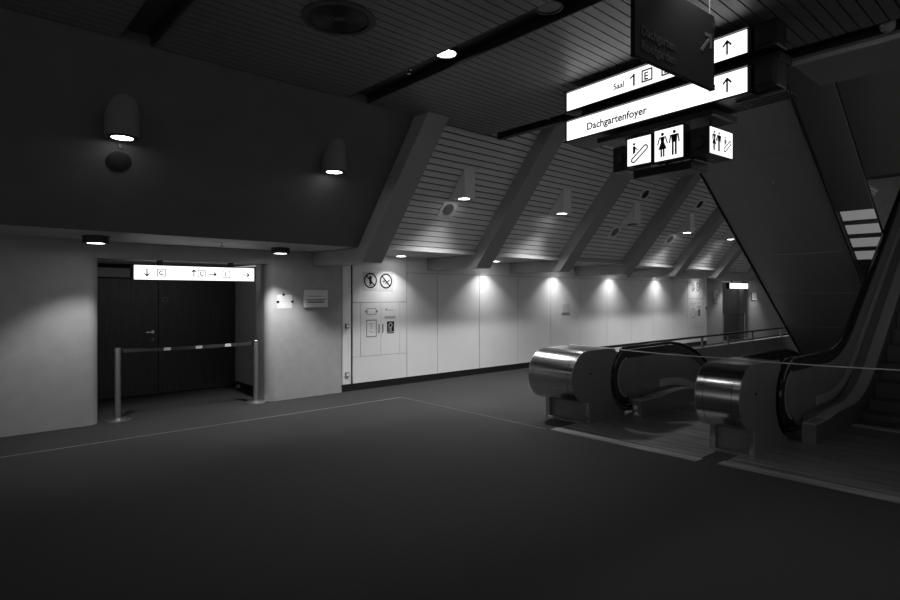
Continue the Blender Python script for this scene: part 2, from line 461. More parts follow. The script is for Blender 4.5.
nm2 = ['recessed downlight above the wall cabinet beside the first beam', 'recessed downlight in the second bay of the soffit', 'recessed downlight in the third bay of the soffit',
       'recessed downlight in the fourth bay of the soffit', 'recessed downlight in the fifth bay of the soffit', 'recessed downlight above the far wall cabinet']
for k in range(6):
    x, y = XB[k]+1.555, 8.06
    t = thing('recessed_downlight', nm2[k], 'lamp', (x, y, ZS), 0, 'recessed downlights along the white wall')
    b = MB(); b.lathe((x, y, ZS), [(0.082, -0.001), (0.082, -0.012), (0.105, -0.012), (0.105, -0.001)], 28); b.build('lamp_trim', M['lampbody'], t)
    b = MB(); b.cyl((x, y, ZS-0.008), 0.080, 0.006, 28); b.build('lens', M['lens'], t)
    spot('lamp_light', (x-0.06, y, ZS-0.02), 11, 110, 0.3, t, 0.03); spot('lamp_light', (x-0.06, y, ZS-0.02), 42, 112, 1.0, t, 0.04)

def channel_lamp(x, y, on, label, e=60):
    t = thing('channel_downlight', label, 'lamp', (x, y, ZC+0.07), 0, 'downlights in the ceiling channels')
    z = ZC+0.074
    b = MB(); b.lathe((x, y, z), [(0.0, -0.001), (0.112, -0.001), (0.112, -0.06), (0.096, -0.06), (0.096, -0.045), (0.0, -0.045)], 30); b.build('lamp_housing', M['black'], t, smooth=True)
    b = MB(); b.cyl((x, y, z-0.054), 0.093, 0.008, 28); b.build('lens', M['lens'] if on else M['lampoff'], t)
    if on: spot('lamp_light', (x, y, z-0.07), e, 95, 0.9, t, 0.08)
channel_lamp(3.605, 4.06, True, 'lit round downlight in the dark ceiling channel before the first beam', 105)
channel_lamp(3.63, 2.86, False, 'unlit round downlight in the ceiling channel nearest the camera')

channel_lamp(3.66, 0.35, True, 'added fill downlight in the second ceiling channel, outside the view overhead', 26)  # unseen downlights from here down, added as fill light
channel_lamp(3.66, 1.60, True, 'added unseen fill downlight in the second ceiling channel over the viewer', 45)
channel_lamp(5.97, 0.20, True, 'added unseen fill downlight in the last ceiling channel over the climbing escalator', 22)
channel_lamp(5.97, -1.60, True, 'added unseen fill downlight in the last ceiling channel, farthest from the white wall', 10)
channel_lamp(1.35, 4.10, True, 'added fill downlight in the first ceiling channel, outside the view overhead', 32)
# ------------------------------------------------------------------ ceiling and slope fittings
t = thing('ceiling_vent', 'round black ceiling vent with concentric rings among the slats', 'vent', (2.47, 4.10, ZC))
cx, cy = 2.47, 4.10
b = MB(); b.lathe((cx, cy, ZC), [(0.25, 0.0), (0.25, -0.012), (0.30, -0.008), (0.30, -0.001)], 40); b.build('vent_rim', M['channel'], t, smooth=True)
b = MB(); b.lathe((cx, cy, ZC), [(0.0, -0.003), (0.249, -0.003), (0.249, -0.001), (0.0, -0.001)], 40); b.build('vent_plate', M['trussedge'], t)
b = MB()
for r in (0.05, 0.08, 0.11, 0.14, 0.17, 0.20, 0.23): b.lathe((cx, cy, ZC), [(r, -0.003), (r+0.004, -0.010), (r+0.010, -0.003)], 36)
b.build('vent_rings', M['black'], t, smooth=True)

def on_slope(x, z, off=0.0, dy=0.0):
    """frame on the slope at height z"""
    up = Vector((0, -1/math.hypot(1, SL), SL/math.hypot(1, SL))); xx = Vector((1, 0, 0)); n = xx.cross(up)
    y = slope_y(z)+dy
    return Matrix(((1, up.x, n.x, x), (0, up.y, n.y, y+n.y*off), (0, up.z, n.z, z+n.z*off), (0, 0, 0, 1)))
mt = on_slope(1.385, 2.975)
t = thing('speaker_grille', 'round black grille on the dark slope below the cylinder lamp', 'speaker', mt.translation)
b = MB(); b.lathe((0, 0, 0), [(0.0, 0.012), (0.102, 0.012), (0.114, 0.006), (0.114, 0.001), (0, 0.001)], 32, mt); b.build('grille', mat('grille_black', 0.018, 0.7), t, smooth=True)
b = MB(); b.lathe((0, 0, 0), [(0.016, 0.001), (0.016, 0.02), (0.0, 0.02)], 12, on_slope(1.375, 3.112)); tag(b.build('sprinkler_head', M['grey']), 'tiny sensor stud between cylinder lamp and round grille', 'sensor')

sp = [(5.92, 2.96, False, 'square speaker plate on the first slatted bay under its lamp'), (10.76, 3.68, True, 'dark oval opening high on the third slatted bay'), (10.60, 2.95, False, 'square speaker plate low on the third slatted bay'),
      (13.14, 3.72, True, 'dark oval opening high on the fourth slatted bay'), (12.98, 2.95, False, 'square speaker plate low on the fourth slatted bay')]
for x, z, dark, lab in sp:
    mt = on_slope(x, z, 0.0, DY)
    t = thing('slope_speaker', lab, 'speaker', mt.translation, 0, 'speakers set in the slatted slope')
    b = MB(); b.box((-0.15, -0.13, 0.001), (0.15, 0.13, 0.010), mt); b.build('speaker_plate', M['speaker'], t)
    b = MB(); b.lathe((0, 0, 0), [(0.085, 0.011), (0.085, 0.016), (0.100, 0.016), (0.100, 0.011)], 28, mt); b.build('speaker_rim', M['grey'], t)
    b = MB(); b.lathe((0, 0, 0), [(0.0, 0.012), (0.085, 0.012), (0.085, 0.011), (0, 0.011)], 28, mt); b.build('speaker_cone', M['black'] if dark else M['grey'], t)

def sprinkler(x, y, z, label):
    b = MB(); b.lathe((x, y, z), [(0.0, 0.0), (0.034, 0.0), (0.034, -0.008), (0.012, -0.014), (0.012, -0.04), (0.026, -0.044), (0.026, -0.048), (0, -0.048)], 18)
    tag(b.build('sprinkler_head', M['chrome'], smooth=True), label, 'sprinkler', 'ceiling sprinkler heads')
sprinkler(3.66, 4.70, ZC+0.073, 'small sprinkler in the ceiling channel between lit downlight and first beam')
sprinkler(2.83, 7.62, ZS-0.001, 'small sprinkler under the low soffit above the lit door sign')
sprinkler(5.955, 4.70, ZC+0.0748, 'small sprinkler in the last ceiling channel near the lit overhead sign')
b = MB(); b.lathe((5.97, 1.13, ZC+0.073), [(0.0, 0.0), (0.055, 0.0), (0.055, -0.075), (0.05, -0.10), (0.028, -0.118), (0.0, -0.122)], 24)
tag(b.build('smoke_detector', M['soffit'], smooth=True), 'pale domed smoke detector in the last ceiling channel', 'detector')

# ------------------------------------------------------------------ signs on the near wall
WX, WZ = (1, 0, 0), (0, 0, 1)
def box_sign(name, far):
    F = mir if far else (lambda v: v)
    x0, x1 = sorted((F(1.985), F(3.62)))
    if far: x0, x1 = x0+0.5, x1+0.5
    y0, z0, z1 = 8.46, 1.845, 2.035
    t = thing(name, 'distant lit sign over the far doors' if far else 'long lit white sign with arrows over the near dark doors', 'sign', ((x0+x1)/2, y0+0.06, z0), 0, 'lit door signs')
    b = MB(); b.box((x0-0.02, y0, z0-0.012), (x1+0.02, y0+0.12, z1+0.012)); b.build('sign_housing', M['housing'], t, 0.004)
    for fy in (y0-0.006, y0+0.1205):  # the rear glowing face is added to light the doors and recess
        b = MB(); b.box((x0, fy, z0), (x1, fy+0.0055, z1)); b.build('sign_face', M['sign'], t)
    for xb in (x0+0.3, x1-0.36):
        b = MB(); b.box((xb, y0+0.03, z1+0.013), (xb+0.06, y0+0.09, ZL-0.001)); b.build('mounting_bracket', M['housing'], t)
    if not far:
        O = (x0, y0-0.0065, z0); L = x1-x0; h = z1-z0
        for u_, v_, l_, a_ in ((0.095, 0.5, 0.095, -PI/2), (0.465, 0.52, 0.095, PI/2), (0.625, 0.47, 0.095, 0), (0.925, 0.47, 0.095, 0)):
            d = Draw(O, WX, WZ); d.arrow(u_*L, v_*h, l_, a_, 0.015); d.build('arrow', M['ink'], t)
        for c in (0.205, 0.53, 0.745):
            d = Draw(O, WX, WZ); d.frame(c*L-0.055, 0.5*h-0.052, c*L+0.055, 0.5*h+0.052, 0.010); d.build('letter_frame', M['greyink'], t)
        for c, s in ((0.195, 'C'), (0.52, 'C'), (0.735, '1')): text('lettering', s, 0.085, (x0+c*L-0.015, y0-0.0065, z0+0.5*h-0.030), WX, WZ, M['greyink'], t, bold=0.003)
box_sign('lit_door_sign', False); box_sign('lit_door_sign', True)

t = thing('pinned_notice', 'white paper notice held by three black magnets on the rounded pier', 'notice', (4.04, YW, 1.50))
b = MB(); b.box((3.955, YW-0.004, 1.43), (4.20, YW-0.0002, 1.64)); b.build('paper', M['paper'], t)
for x, z in ((4.06, 1.64), (3.965, 1.53), (4.205, 1.53)):
    b = MB(); b.cyl((x, YW-0.014, z), 0.020, 0.010, 16, 'y'); b.build('magnet', M['ink'], t)
d = Draw((3.955, YW-0.0045, 1.43), WX, WZ, 0.001)
for v in (0.10, 0.125, 0.15): d.line([(0.05, v), (0.22, v)], 0.006)
d.build('printed_lines', M['paleink'], t)

def plaque(x0, x1, z0, z1, label):
    t = thing('wall_plaque', label, 'plaque', ((x0+x1)/2, YW, z0), 0, 'grey plaques on the piers')
    b = MB(); b.box((x0, YW-0.035, z0), (x1, YW-0.022, z1)); b.build('plate', M['plaque'], t, 0.002)
    b = MB(); b.box((x0+0.04, YW-0.0215, z0+0.04), (x1-0.04, YW-0.001, z1-0.04)); b.build('spacer', M['black'], t)
    d = Draw((x0, YW-0.0355, z0), WX, WZ, 0.001)
    W, H = x1-x0, z1-z0
    d.rect(0.16*W, 0.26*H, 0.84*W, 0.34*H).rect(0.12*W, 0.40*H, 0.88*W, 0.46*H).rect(0.22*W, 0.62*H, 0.74*W, 0.65*H)
    d.build('engraved_lines', M['greyink'], t)
plaque(4.39, 4.82, 1.435, 1.715, 'grey metal plaque on the near pier beside the pinned notice')
plaque(mir(4.66), mir(4.30), 1.50, 1.78, 'distant grey plaque on the far pier, upper of two')
plaque(mir(4.64), mir(4.32), 1.36, 1.46, 'distant narrow plaque below another on the far pier')
plaque(22.58, 23.02, 1.42, 1.70, 'distant pale plaque beyond the far doors')

# ------------------------------------------------------------------ wall cabinets
def cabinet(x0, label, far):
    t = thing('wall_cabinet', label, 'cabinet', (x0+0.58, YW, 0.125), 0, 'white wall cabinets')
    y0, y1 = YW-0.003, YW+0.030
    def q(x): return x0+x
    b = MB(); b.box((q(0.006), y0, 0.125), (q(1.155), y1, 0.565)); b.build('lower_panel', M['panel'], t, 0.002)
    b = MB(); b.box((q(0.006), y0, 1.507), (q(1.155), y1, ZS-0.002)); b.build('upper_panel', M['panel'], t, 0.002)
    for a, c in ((0.006, 0.155), (1.006, 1.155)):
        b = MB(); b.box((q(a), y0, 0.572), (q(c), y1, 1.50)); b.build('side_panel', M['panel'], t)
    lf = []
    for a, c in ((0.163, 0.578), (0.583, 0.998)):
        b = MB(); b.box((q(a), y0, 0.572), (q(c), y1, 1.50)); lf.append(b.build('cabinet_door', M['panel'], t, 0.0015))
    for k, dx in enumerate((0.535, 0.618)):
        b = MB(); b.tube([(q(dx), y0, 1.12), (q(dx), y0-0.02, 1.11), (q(dx), y0-0.02, 0.98), (q(dx), y0, 0.97)], 0.008, 8); b.build('door_handle', M['soffit'], lf[k])
    F = lambda: Draw((q(0), y0-0.0005, 0), WX, WZ, 0.001)
    d = F(); d.frame(0.29, 1.29, 0.48, 1.40, 0.008).poly([(0.245, 1.345), (0.285, 1.315), (0.285, 1.375)]).poly([(0.525, 1.345), (0.485, 1.315), (0.485, 1.375)]); d.build('instruction_sticker', M['greyink'], lf[0])
    d = F(); d.frame(0.275, 0.90, 0.49, 1.20, 0.014); d.line([(0.33, 1.13), (0.42, 1.13)], 0.008); d.line([(0.38, 1.12), (0.38, 1.04)], 0.008).line([(0.33, 1.0), (0.43, 0.97)], 0.006); d.build('framed_plan', M['greyink'], lf[0])
    d = F(); d.disc(0.70, 1.375, 0.020, 16, 0.014).line([(0.72, 1.36), (0.86, 1.36)], 0.006); d.build('small_logo', M['greyink'], lf[1])
    d = F(); d.rect(0.665, 1.21, 0.90, 1.255); d.build('grey_strip', mat('sticker_grey', 0.48, 0.6), lf[1])
    d = F(); d.rect(0.715, 0.975, 0.87, 1.16).rect(0.715, 0.945, 0.87, 0.965); ex = d.build('extinguisher_sign', M['ink'], lf[1])
    d = F(); d.lift = 0.0011
    d.line([(0.76, 1.0), (0.755, 1.10), (0.79, 1.14), (0.825, 1.11), (0.82, 1.07), (0.785, 1.05)], 0.014).line([(0.80, 1.06), (0.80, 0.99)], 0.020); d.build('extinguisher_symbol', M['paper'], ex)
    return t
cabinet(5.315, 'white wall cabinet with double doors under the two prohibition signs, near the first beam', False)
cabinet(mir(5.315)-1.16, 'distant white wall cabinet with double doors beside the far pier', True)

def prohibition(x, z, kind, label):
    y = YW-0.0035; r = 0.135
    t = thing('prohibition_sign', label, 'sign', (x, y, z), 0, 'round prohibition signs')
    b = MB(); b.box((x-0.16, y-0.002, z-0.185), (x+0.16, y-0.0003, z+0.15)); b.build('backing_card', M['paper'], t)
    d = Draw((x, y-0.0022, z), WX, WZ, 0.001); d.ring(0, 0, r, 0.026); c = math.sqrt(0.5)*(r-0.018)
    d.line([(-c, c), (c, -c)], 0.024); d.build('ban_ring', M['ink'], t)
    d = Draw((x, y-0.0034, z), WX, WZ, 0.001)
    if kind == 'food':
        d.poly([(-0.03, 0.02), (0.03, 0.02), (0.022, -0.07), (-0.022, -0.07)]).disc(0, 0.05, 0.030, 16).rect(-0.04, -0.092, 0.04, -0.080)
    else:
        d.line([(-0.01, -0.045), (0.075, 0.02)], 0.018).line([(-0.03, -0.02), (-0.06, -0.01)], 0.012).line([(-0.05, 0.005), (-0.02, 0.03), (-0.04, 0.055)], 0.008).line([(-0.075, -0.005), (-0.02, 0.0)], 0.010)
    d.build('pictogram', M['ink'], t)
prohibition(5.675, 1.885, 'food', 'round prohibition sign with drink symbol, first above the near cabinet')
prohibition(6.005, 1.88, 'smoke', 'round no smoking sign beside the drink ban above the near cabinet')
prohibition(mir(5.315)-1.16+0.36, 1.885, 'food', 'distant round ban sign, nearer of two above the far cabinet')
prohibition(mir(5.315)-1.16+0.69, 1.88, 'smoke', 'distant round ban sign next to the far pier')
for x, z, lab in ((5.20, 1.11, 'small grey switch box on the narrow wall strip at waist height'), (5.20, 0.29, 'small grey socket low on the narrow wall strip'), (mir(5.2), 1.20, 'distant dark switch on the strip by the far pier')):
    t = thing('switch_box', lab, 'switch', (x, YW, z), 0, 'small boxes on the wall strips')
    b = MB(); b.box((x-0.035, YW-0.03, z-0.04), (x+0.035, YW-0.0005, z+0.04)); b.build('box', M['grey'], t, 0.004)
    b = MB(); b.box((x-0.02, YW-0.036, z-0.022), (x+0.02, YW-0.0305, z+0.022)); b.build('button', M['channel'] if x > 10 else M['speaker'], t)
x, z = 11.26, 1.31
t = thing('wall_notice', 'small white notice on the long panelled wall', 'notice', (x, YW, z))
b = MB(); b.box((x-0.13, YW-0.010, z-0.11), (x+0.14, YW-0.001, z+0.10)); b.build('paper', M['paper'], t)
b = MB(); b.box((x-0.13, YW-0.014, z-0.124), (x+0.14, YW-0.001, z-0.112)); b.build('holder', M['grey'], t)

# ------------------------------------------------------------------ belt barriers
def barrier(xa, xb, y, near):
    posts = []
    for i, x in enumerate((xa, xb)):
        lab = (['silver barrier post on round base before the left door leaf', 'silver barrier post on round base beside the rounded pier'][i] if near else
               ['distant barrier post by the edge of the far pier', 'distant barrier post beyond the far pier'][i])
        t = thing('barrier_post', lab, 'barrier', (x, y, 0), 0, 'belt barrier posts')
        b = MB(); b.lathe((x, y, 0), [(0.0, 0.0), (0.15, 0.0), (0.15, 0.010), (0.138, 0.018), (0.05, 0.028), (0.040, 0.034), (0.0, 0.034)], 36); b.build('base', M['postm'], t, smooth=True)
        b = MB(); b.cyl((x, y, 0.034), 0.036, 0.85, 24); b.build('post', M['postm'], t, smooth=True)
        b = MB(); b.lathe((x, y, 0.884), [(0.0, 0.0), (0.038, 0.0), (0.038, 0.055), (0.033, 0.062), (0, 0.062)], 24); b.build('post_head', M['postm'] if near else M['postm'], t, smooth=True)
        b = MB(); s = 1 if i == 0 else -1; b.box((x+s*0.036-0.012, y-0.02, 0.875), (x+s*0.036+0.012, y+0.02, 0.94)); b.build('belt_clip', M['black'], t)
    t = thing('barrier_belt', 'dark belt with white marks stretched between the near barrier posts' if near else 'distant dark belt between the far barrier posts', 'belt', ((xa+xb)/2, y, 0.9))
    n = 14; b = MB(); L = xb-xa-0.10
    pts = [(xa+0.05+L*i/n, y, 0.905-0.012*math.sin(PI*i/n)) for i in range(n+1)]
    b.sweep(pts, [(-0.0015, -0.024), (0.0015, -0.024), (0.0015, 0.024), (-0.0015, 0.024)]); b.build('webbing', M['belt'], t)
    if near:
        for f in (0.315, 0.555, 0.79):
            x = xa+0.05+L*f; z = 0.905-0.012*math.sin(PI*f)
            b = MB(); b.box((x-0.045, y-0.0032, z-0.020), (x+0.045, y-0.0017, z+0.020)); b.build('white_mark', M['white'], t)
barrier(1.80, 3.655, 8.48, True)
barrier(mir(3.655), mir(1.80), 8.48, False)
for x, y, lab in ((4.00, 10.02, 'small pale doorstop on the carpet at the foot of the dark doors'), (3.925, 8.66, 'small pale doorstop beside the barrier post base at the pier')):
    t = thing('door_stop', lab, 'doorstop', (x, y, 0), 0, 'small doorstops')
    b = MB(); b.lathe((x, y, 0), [(0, 0), (0.055, 0), (0.055, 0.012), (0.03, 0.02), (0.03, 0.05), (0.02, 0.06), (0, 0.06)], 18); b.build('base', M['postm'], t, smooth=True)
    b = MB(); b.box((x-0.018, y-0.05, 0.02), (x+0.018, y-0.031, 0.055)); b.build('buffer', M['soffit'], t)

# ------------------------------------------------------------------ overhead lit signs
SX = 4.95; SD = 0.42; SB = 3.78
NY, NZ = (0, -1, 0), (0, 0, 1)
def long_sign(z0, z1, ya, yb, label, louvre):
    t = thing('overhead_lit_sign', label, 'sign', (SX+0.2, (ya+yb)/2, z0), 0, 'long lit signs over the escalators')
    b = MB(); b.box((SX+0.006, ya-0.03, z0-0.02), (SX+SD, yb+0.03, z1+0.02)); b.box((SX-0.028, ya-0.03, z1+0.004), (SX+0.006, yb+0.03, z1+0.02)); b.box((SX-0.012, ya-0.03, z0-0.02), (SX+0.006, yb+0.03, z0-0.004)); b.build('sign_housing', M['housing'], t)
    b = MB(); b.box((SX, ya, z0), (SX+0.0055, yb, z1)); b.build('sign_face', M['sign'], t)
    b = MB(); b.box((SX+0.02, ya-0.22, z0-0.005), (SX+0.22, ya-0.032, z1+0.03)); b.build('end_housing', M['housing'], t, 0.02)
    b = MB(); b.box((SX+0.006, ya-0.20, z0+0.03), (SX+0.0195, ya-0.07, z1-0.01)); b.build('end_cover', M['black'], t, 0.006)
    if louvre:
        b = MB()
        for i in range(5): b.box((SX+0.10+0.055*i, ya-0.25, z0-0.045), (SX+0.115+0.055*i, ya+0.14, z0-0.022))
        b.build('louvre_grille', M['steel'], t)
    return t
u = long_sign(3.625, 3.815, 1.87, SB, 'upper long lit sign with number 1, hanging under the slatted ceiling', False)
l = long_sign(3.305, 3.505, 1.87, SB, 'lower long lit sign reading Dachgartenfoyer', True)
fx = SX-0.0005
W = SB-1.87
def onface(f, z): return (fx, SB-f*W, z)
d = Draw(onface(0, 3.625), NY, NZ); d.arrow(0.915*W, 0.095, 0.11, PI/2, 0.016); d.build('arrow', M['ink'], u)
text('lettering', 'Saal', 0.085, onface(0.315, 3.685), NY, NZ, M['paleink'], u, bold=0.002)
d = Draw(onface(0.44, 3.665), NY, NZ); d.line([(0, 0), (0, 0.105)], 0.02).line([(0, 0.10), (-0.04, 0.078)], 0.016); d.build('numeral', M['ink'], u)
for f in (0.515, 0.625):
    d = Draw(onface(0, 3.625), NY, NZ); d.frame(f*W-0.06, 0.035, f*W+0.06, 0.155, 0.016); d.build('letter_frame', M['paleink'], u)
text('letter', 'E', 0.10, onface(0.497, 3.682), NY, NZ, M['paleink'], u, bold=0.003); text('letter', 'B', 0.10, onface(0.607, 3.682), NY, NZ, M['paleink'], u, bold=0.003)
d = Draw(onface(0, 3.305), NY, NZ); d.arrow(0.915*W, 0.10, 0.11, PI/2, 0.016); d.build('arrow', M['ink'], l)
text('lettering', 'Dachgartenfoyer', 0.105, onface(0.14, 3.36), NY, NZ, M['greyink'], l, bold=0.0025)

b = MB(); b.box((SX+0.10, 1.66, 3.535), (SX+0.34, 3.66, 3.60)); b.build('cross_rail', M['housing'], u, 0.004)
for y in (1.95, 3.4):
    b = MB(); b.cyl((SX+0.22, y, 3.842), 0.014, ZC-3.843, 12); b.build('hanger_rod', M['housing'], u)
b = MB(); b.box((SX+0.03, 2.17, 3.205), (SX+0.46, 3.40, 3.255)); b.build('lower_tray', M['housing'], l, 0.004)

# pictogram boxes below
def man(d, u, v, s):
    d.disc(u, v+0.40*s, 0.062*s, 16); d.poly([(u-0.13*s, v+0.31*s), (u+0.13*s, v+0.31*s), (u+0.10*s, v+0.02*s), (u-0.10*s, v+0.02*s)])
    d.line([(u-0.15*s, v+0.29*s), (u-0.19*s, v+0.02*s)], 0.05*s).line([(u+0.15*s, v+0.29*s), (u+0.19*s, v+0.02*s)], 0.05*s)
    d.line([(u-0.06*s, v+0.02*s), (u-0.06*s, v-0.42*s)], 0.075*s).line([(u+0.06*s, v+0.02*s), (u+0.06*s, v-0.42*s)], 0.075*s)
def woman(d, u, v, s):
    d.disc(u, v+0.40*s, 0.062*s, 16); d.poly([(u-0.10*s, v+0.31*s), (u+0.10*s, v+0.31*s), (u+0.06*s, v+0.12*s), (u+0.17*s, v-0.16*s), (u-0.17*s, v-0.16*s), (u-0.06*s, v+0.12*s)])
    d.line([(u-0.12*s, v+0.29*s), (u-0.20*s, v+0.03*s)], 0.045*s).line([(u+0.12*s, v+0.29*s), (u+0.20*s, v+0.03*s)], 0.045*s)
    d.line([(u-0.05*s, v-0.16*s), (u-0.05*s, v-0.42*s)], 0.065*s).line([(u+0.05*s, v-0.16*s), (u+0.05*s, v-0.42*s)], 0.065*s)
def escal(d, u, v, s, w=0.05):
    pts = []; c, q = math.cos(0.66), math.sin(0.66); L = 0.32*s; r = 0.085*s
    for i in range(9):
        a = -PI/2+PI*i/8; pts.append((L+r*math.cos(a), r*math.sin(a)))
    for i in range(9):
        a = PI/2+PI*i/8; pts.append((-L+r*math.cos(a), r*math.sin(a)))
    pts = [(u+0.03*s+a*c-b_*q, v-0.10*s+a*q+b_*c) for a, b_ in pts]
    d.line(pts, w*s, True)
    d.disc(u-0.20*s, v+0.30*s, 0.05*s, 14); d.poly([(u-0.25*s, v+0.22*s), (u-0.15*s, v+0.22*s), (u-0.14*s, v-0.02*s), (u-0.25*s, v-0.08*s)]); d.line([(u-0.16*s, v+0.18*s), (u-0.05*s, v+0.06*s)], 0.04*s)
PX = 5.0
for (ya, yb, z0, z1, kind, lab) in ((2.735, 2.99, 2.905, 3.165, 'esc', 'small square lit sign with escalator pictogram'), (2.405, 2.69, 2.895, 3.18, 'wc', 'small square lit sign with woman and man pictograms facing the hall')):
    t = thing('pictogram_sign', lab, 'sign', (PX+0.05, (ya+yb)/2, z0), 0, 'small lit pictogram signs')
    b = MB(); b.box((PX+0.004, ya-0.012, z0-0.012), (PX+0.10, yb+0.012, z1+0.012)); b.build('sign_housing', M['housing'], t, 0.004)
    b = MB(); b.box((PX-0.001, ya, z0), (PX+0.0035, yb, z1)); b.build('sign_face', M['signdim'], t)
    w, h = yb-ya, z1-z0
    d = Draw((PX-0.0015, yb, z0), NY, NZ)
    if kind == 'esc': escal(d, 0.5*w, 0.48*h, 0.26)
    else: woman(d, 0.29*w, 0.5*h, 0.25); man(d, 0.71*w, 0.5*h, 0.25)
    d.build('pictogram', M['ink'], t)
    b = MB(); b.cyl((PX+0.05, (ya+yb)/2, z1+0.013), 0.012, 3.204-z1-0.013, 10); b.build('hanger', M['housing'], t)
t = thing('pictogram_sign', 'cube shaped lit sign with its pictograms facing sideways', 'sign', (5.2, 2.27, 2.89), 0, 'small lit pictogram signs')
b = MB(); b.box((PX+0.05, 2.185, 2.885), (5.46, 2.37, 3.135)); b.build('sign_housing', M['housing'], t, 0.006)
b = MB(); b.box((PX+0.06, 2.178, 2.895), (5.45, 2.1845, 3.125)); b.build('sign_face', M['signdim'], t)
d = Draw((PX+0.06, 2.1775, 2.895), WX, WZ); woman(d, 0.06, 0.115, 0.19); man(d, 0.145, 0.115, 0.19); escal(d, 0.29, 0.115, 0.19); d.build('pictogram', M['ink'], t)
b = MB(); b.lathe((0, 0, 0), [(0.0, 0.03), (0.05, 0.025), (0.058, 0.0)], 20, Matrix.Translation((PX+0.05, 2.28, 3.0)) @ Matrix.Rotation(-PI/2, 4, 'Y')); b.build('locking_knob', M['black'], t)
b = MB(); b.cyl((5.25, 2.28, 3.136), 0.012, 3.204-3.136, 10); b.build('hanger', M['housing'], t)
t = thing('pictogram_sign', 'dark end box beside the escalator pictogram, lit face turned away', 'sign', (5.2, 3.12, 2.89), 0, 'small lit pictogram signs')
b = MB(); b.box((PX+0.05, 3.03, 2.885), (5.46, 3.20, 3.135)); b.build('sign_housing', M['housing'], t, 0.006)
b = MB(); b.box((PX+0.09, 3.2003, 2.91), (5.42, 3.2012, 3.11)); b.build('sign_face', M['signdim'], t)
b = MB(); b.lathe((0, 0, 0), [(0.0, 0.03), (0.05, 0.025), (0.058, 0.0)], 20, Matrix.Translation((PX+0.05, 3.12, 3.0)) @ Matrix.Rotation(-PI/2, 4, 'Y')); b.build('locking_knob', M['black'], t)
b = MB(); b.cyl((5.25, 3.11, 3.136), 0.012, 3.204-3.136, 10); b.build('hanger', M['housing'], t)
b = MB(); b.box((PX+0.12, 2.39, 2.80), (PX+0.40, 3.01, 2.88)); bo = b.build('transformer_box', M['housing'], None, 0.006)
tag(bo, 'dark transformer box under the small pictogram signs', 'box')
b = MB(); b.cyl((PX+0.26, 2.72, 2.881), 0.02, 3.204-2.881, 10); b.build('hanger', M['housing'], bo)

piv = Matrix.Translation((4.95, 1.87, 0)) @ Matrix.Rotation(math.radians(-4.5), 4, 'Z') @ Matrix.Translation((-4.95, -1.87, 0))
for o in [o for o in COL.objects if o.parent is None and (o.name.startswith('overhead_lit_sign') or o.name.startswith('pictogram_sign') or o.name.startswith('transformer_box'))]:
    o.matrix_basis = (piv if o.name.startswith('over') else Matrix.Translation((0, 0.055, 0)) @ piv) @ o.matrix_basis
# unlit hanging plate
th = math.radians(-3.5)
t = thing('hanging_sign_plate', 'dark unlit hanging sign plate with arrow in front of the lit signs', 'sign', (2.95, 1.715, 3.0), th)
R = Matrix.Translation((2.95, 1.715, 3.0)) @ Matrix.Rotation(th, 4, 'Z')
b = MB(); b.box((0, 0, 0), (0.905, 0.03, 0.49), R); b.build('plate', M['signplate'], t, 0.003)
for zc in (0.0, 0.43):
    b = MB(); b.box((0.896, -0.004, zc), (0.907, 0.034, zc+0.035), R); b.build('edge_clip', M['chrome'], t)
for x in (0.05, 0.87):
    b = MB(); b.cyl((0, 0, 0), 0.004, ZC-3.491, 8); 
    for v in b.bm.verts: v.co = R @ (v.co+Vector((x, 0.015, 0.491)))
    b.build('wire', M['postm'], t)
rx = (math.cos(th), math.sin(th), 0)
O = R @ Vector((0, -0.0005, 0))
text('lettering', 'Dachgarten', 0.078, R @ Vector((0.06, -0.0005, 0.135)), rx, WZ, M['platetext'], t, bold=0.002)
text('lettering', 'Roofgarden', 0.078, R @ Vector((0.06, -0.0005, 0.050)), rx, WZ, M['platetext'], t, bold=0.002)
d = Draw(O, rx, WZ); d.arrow(0.80, 0.285, 0.17, PI/4, 0.022); d.build('arrow', mat('plate_arrow', 0.075, 0.6), t)

# ------------------------------------------------------------------ escalators
TH = math.radians(34.5)
def zrun(x, xt, R, s):
    """height of the running line: flat, arc, incline; s = +1 up, -1 down"""
    x0 = xt-R*math.tan(TH/2); x1 = x0+R*math.sin(TH)
    if x <= x0: return 0.0
    if x < x1: return s*(R-math.sqrt(R*R-(x-x0)**2))
    return s*((R-R*math.cos(TH))+(x-x1)*math.tan(TH))
def frange(a, b_, n): return [a+(b_-a)*i/n for i in range(n+1)]

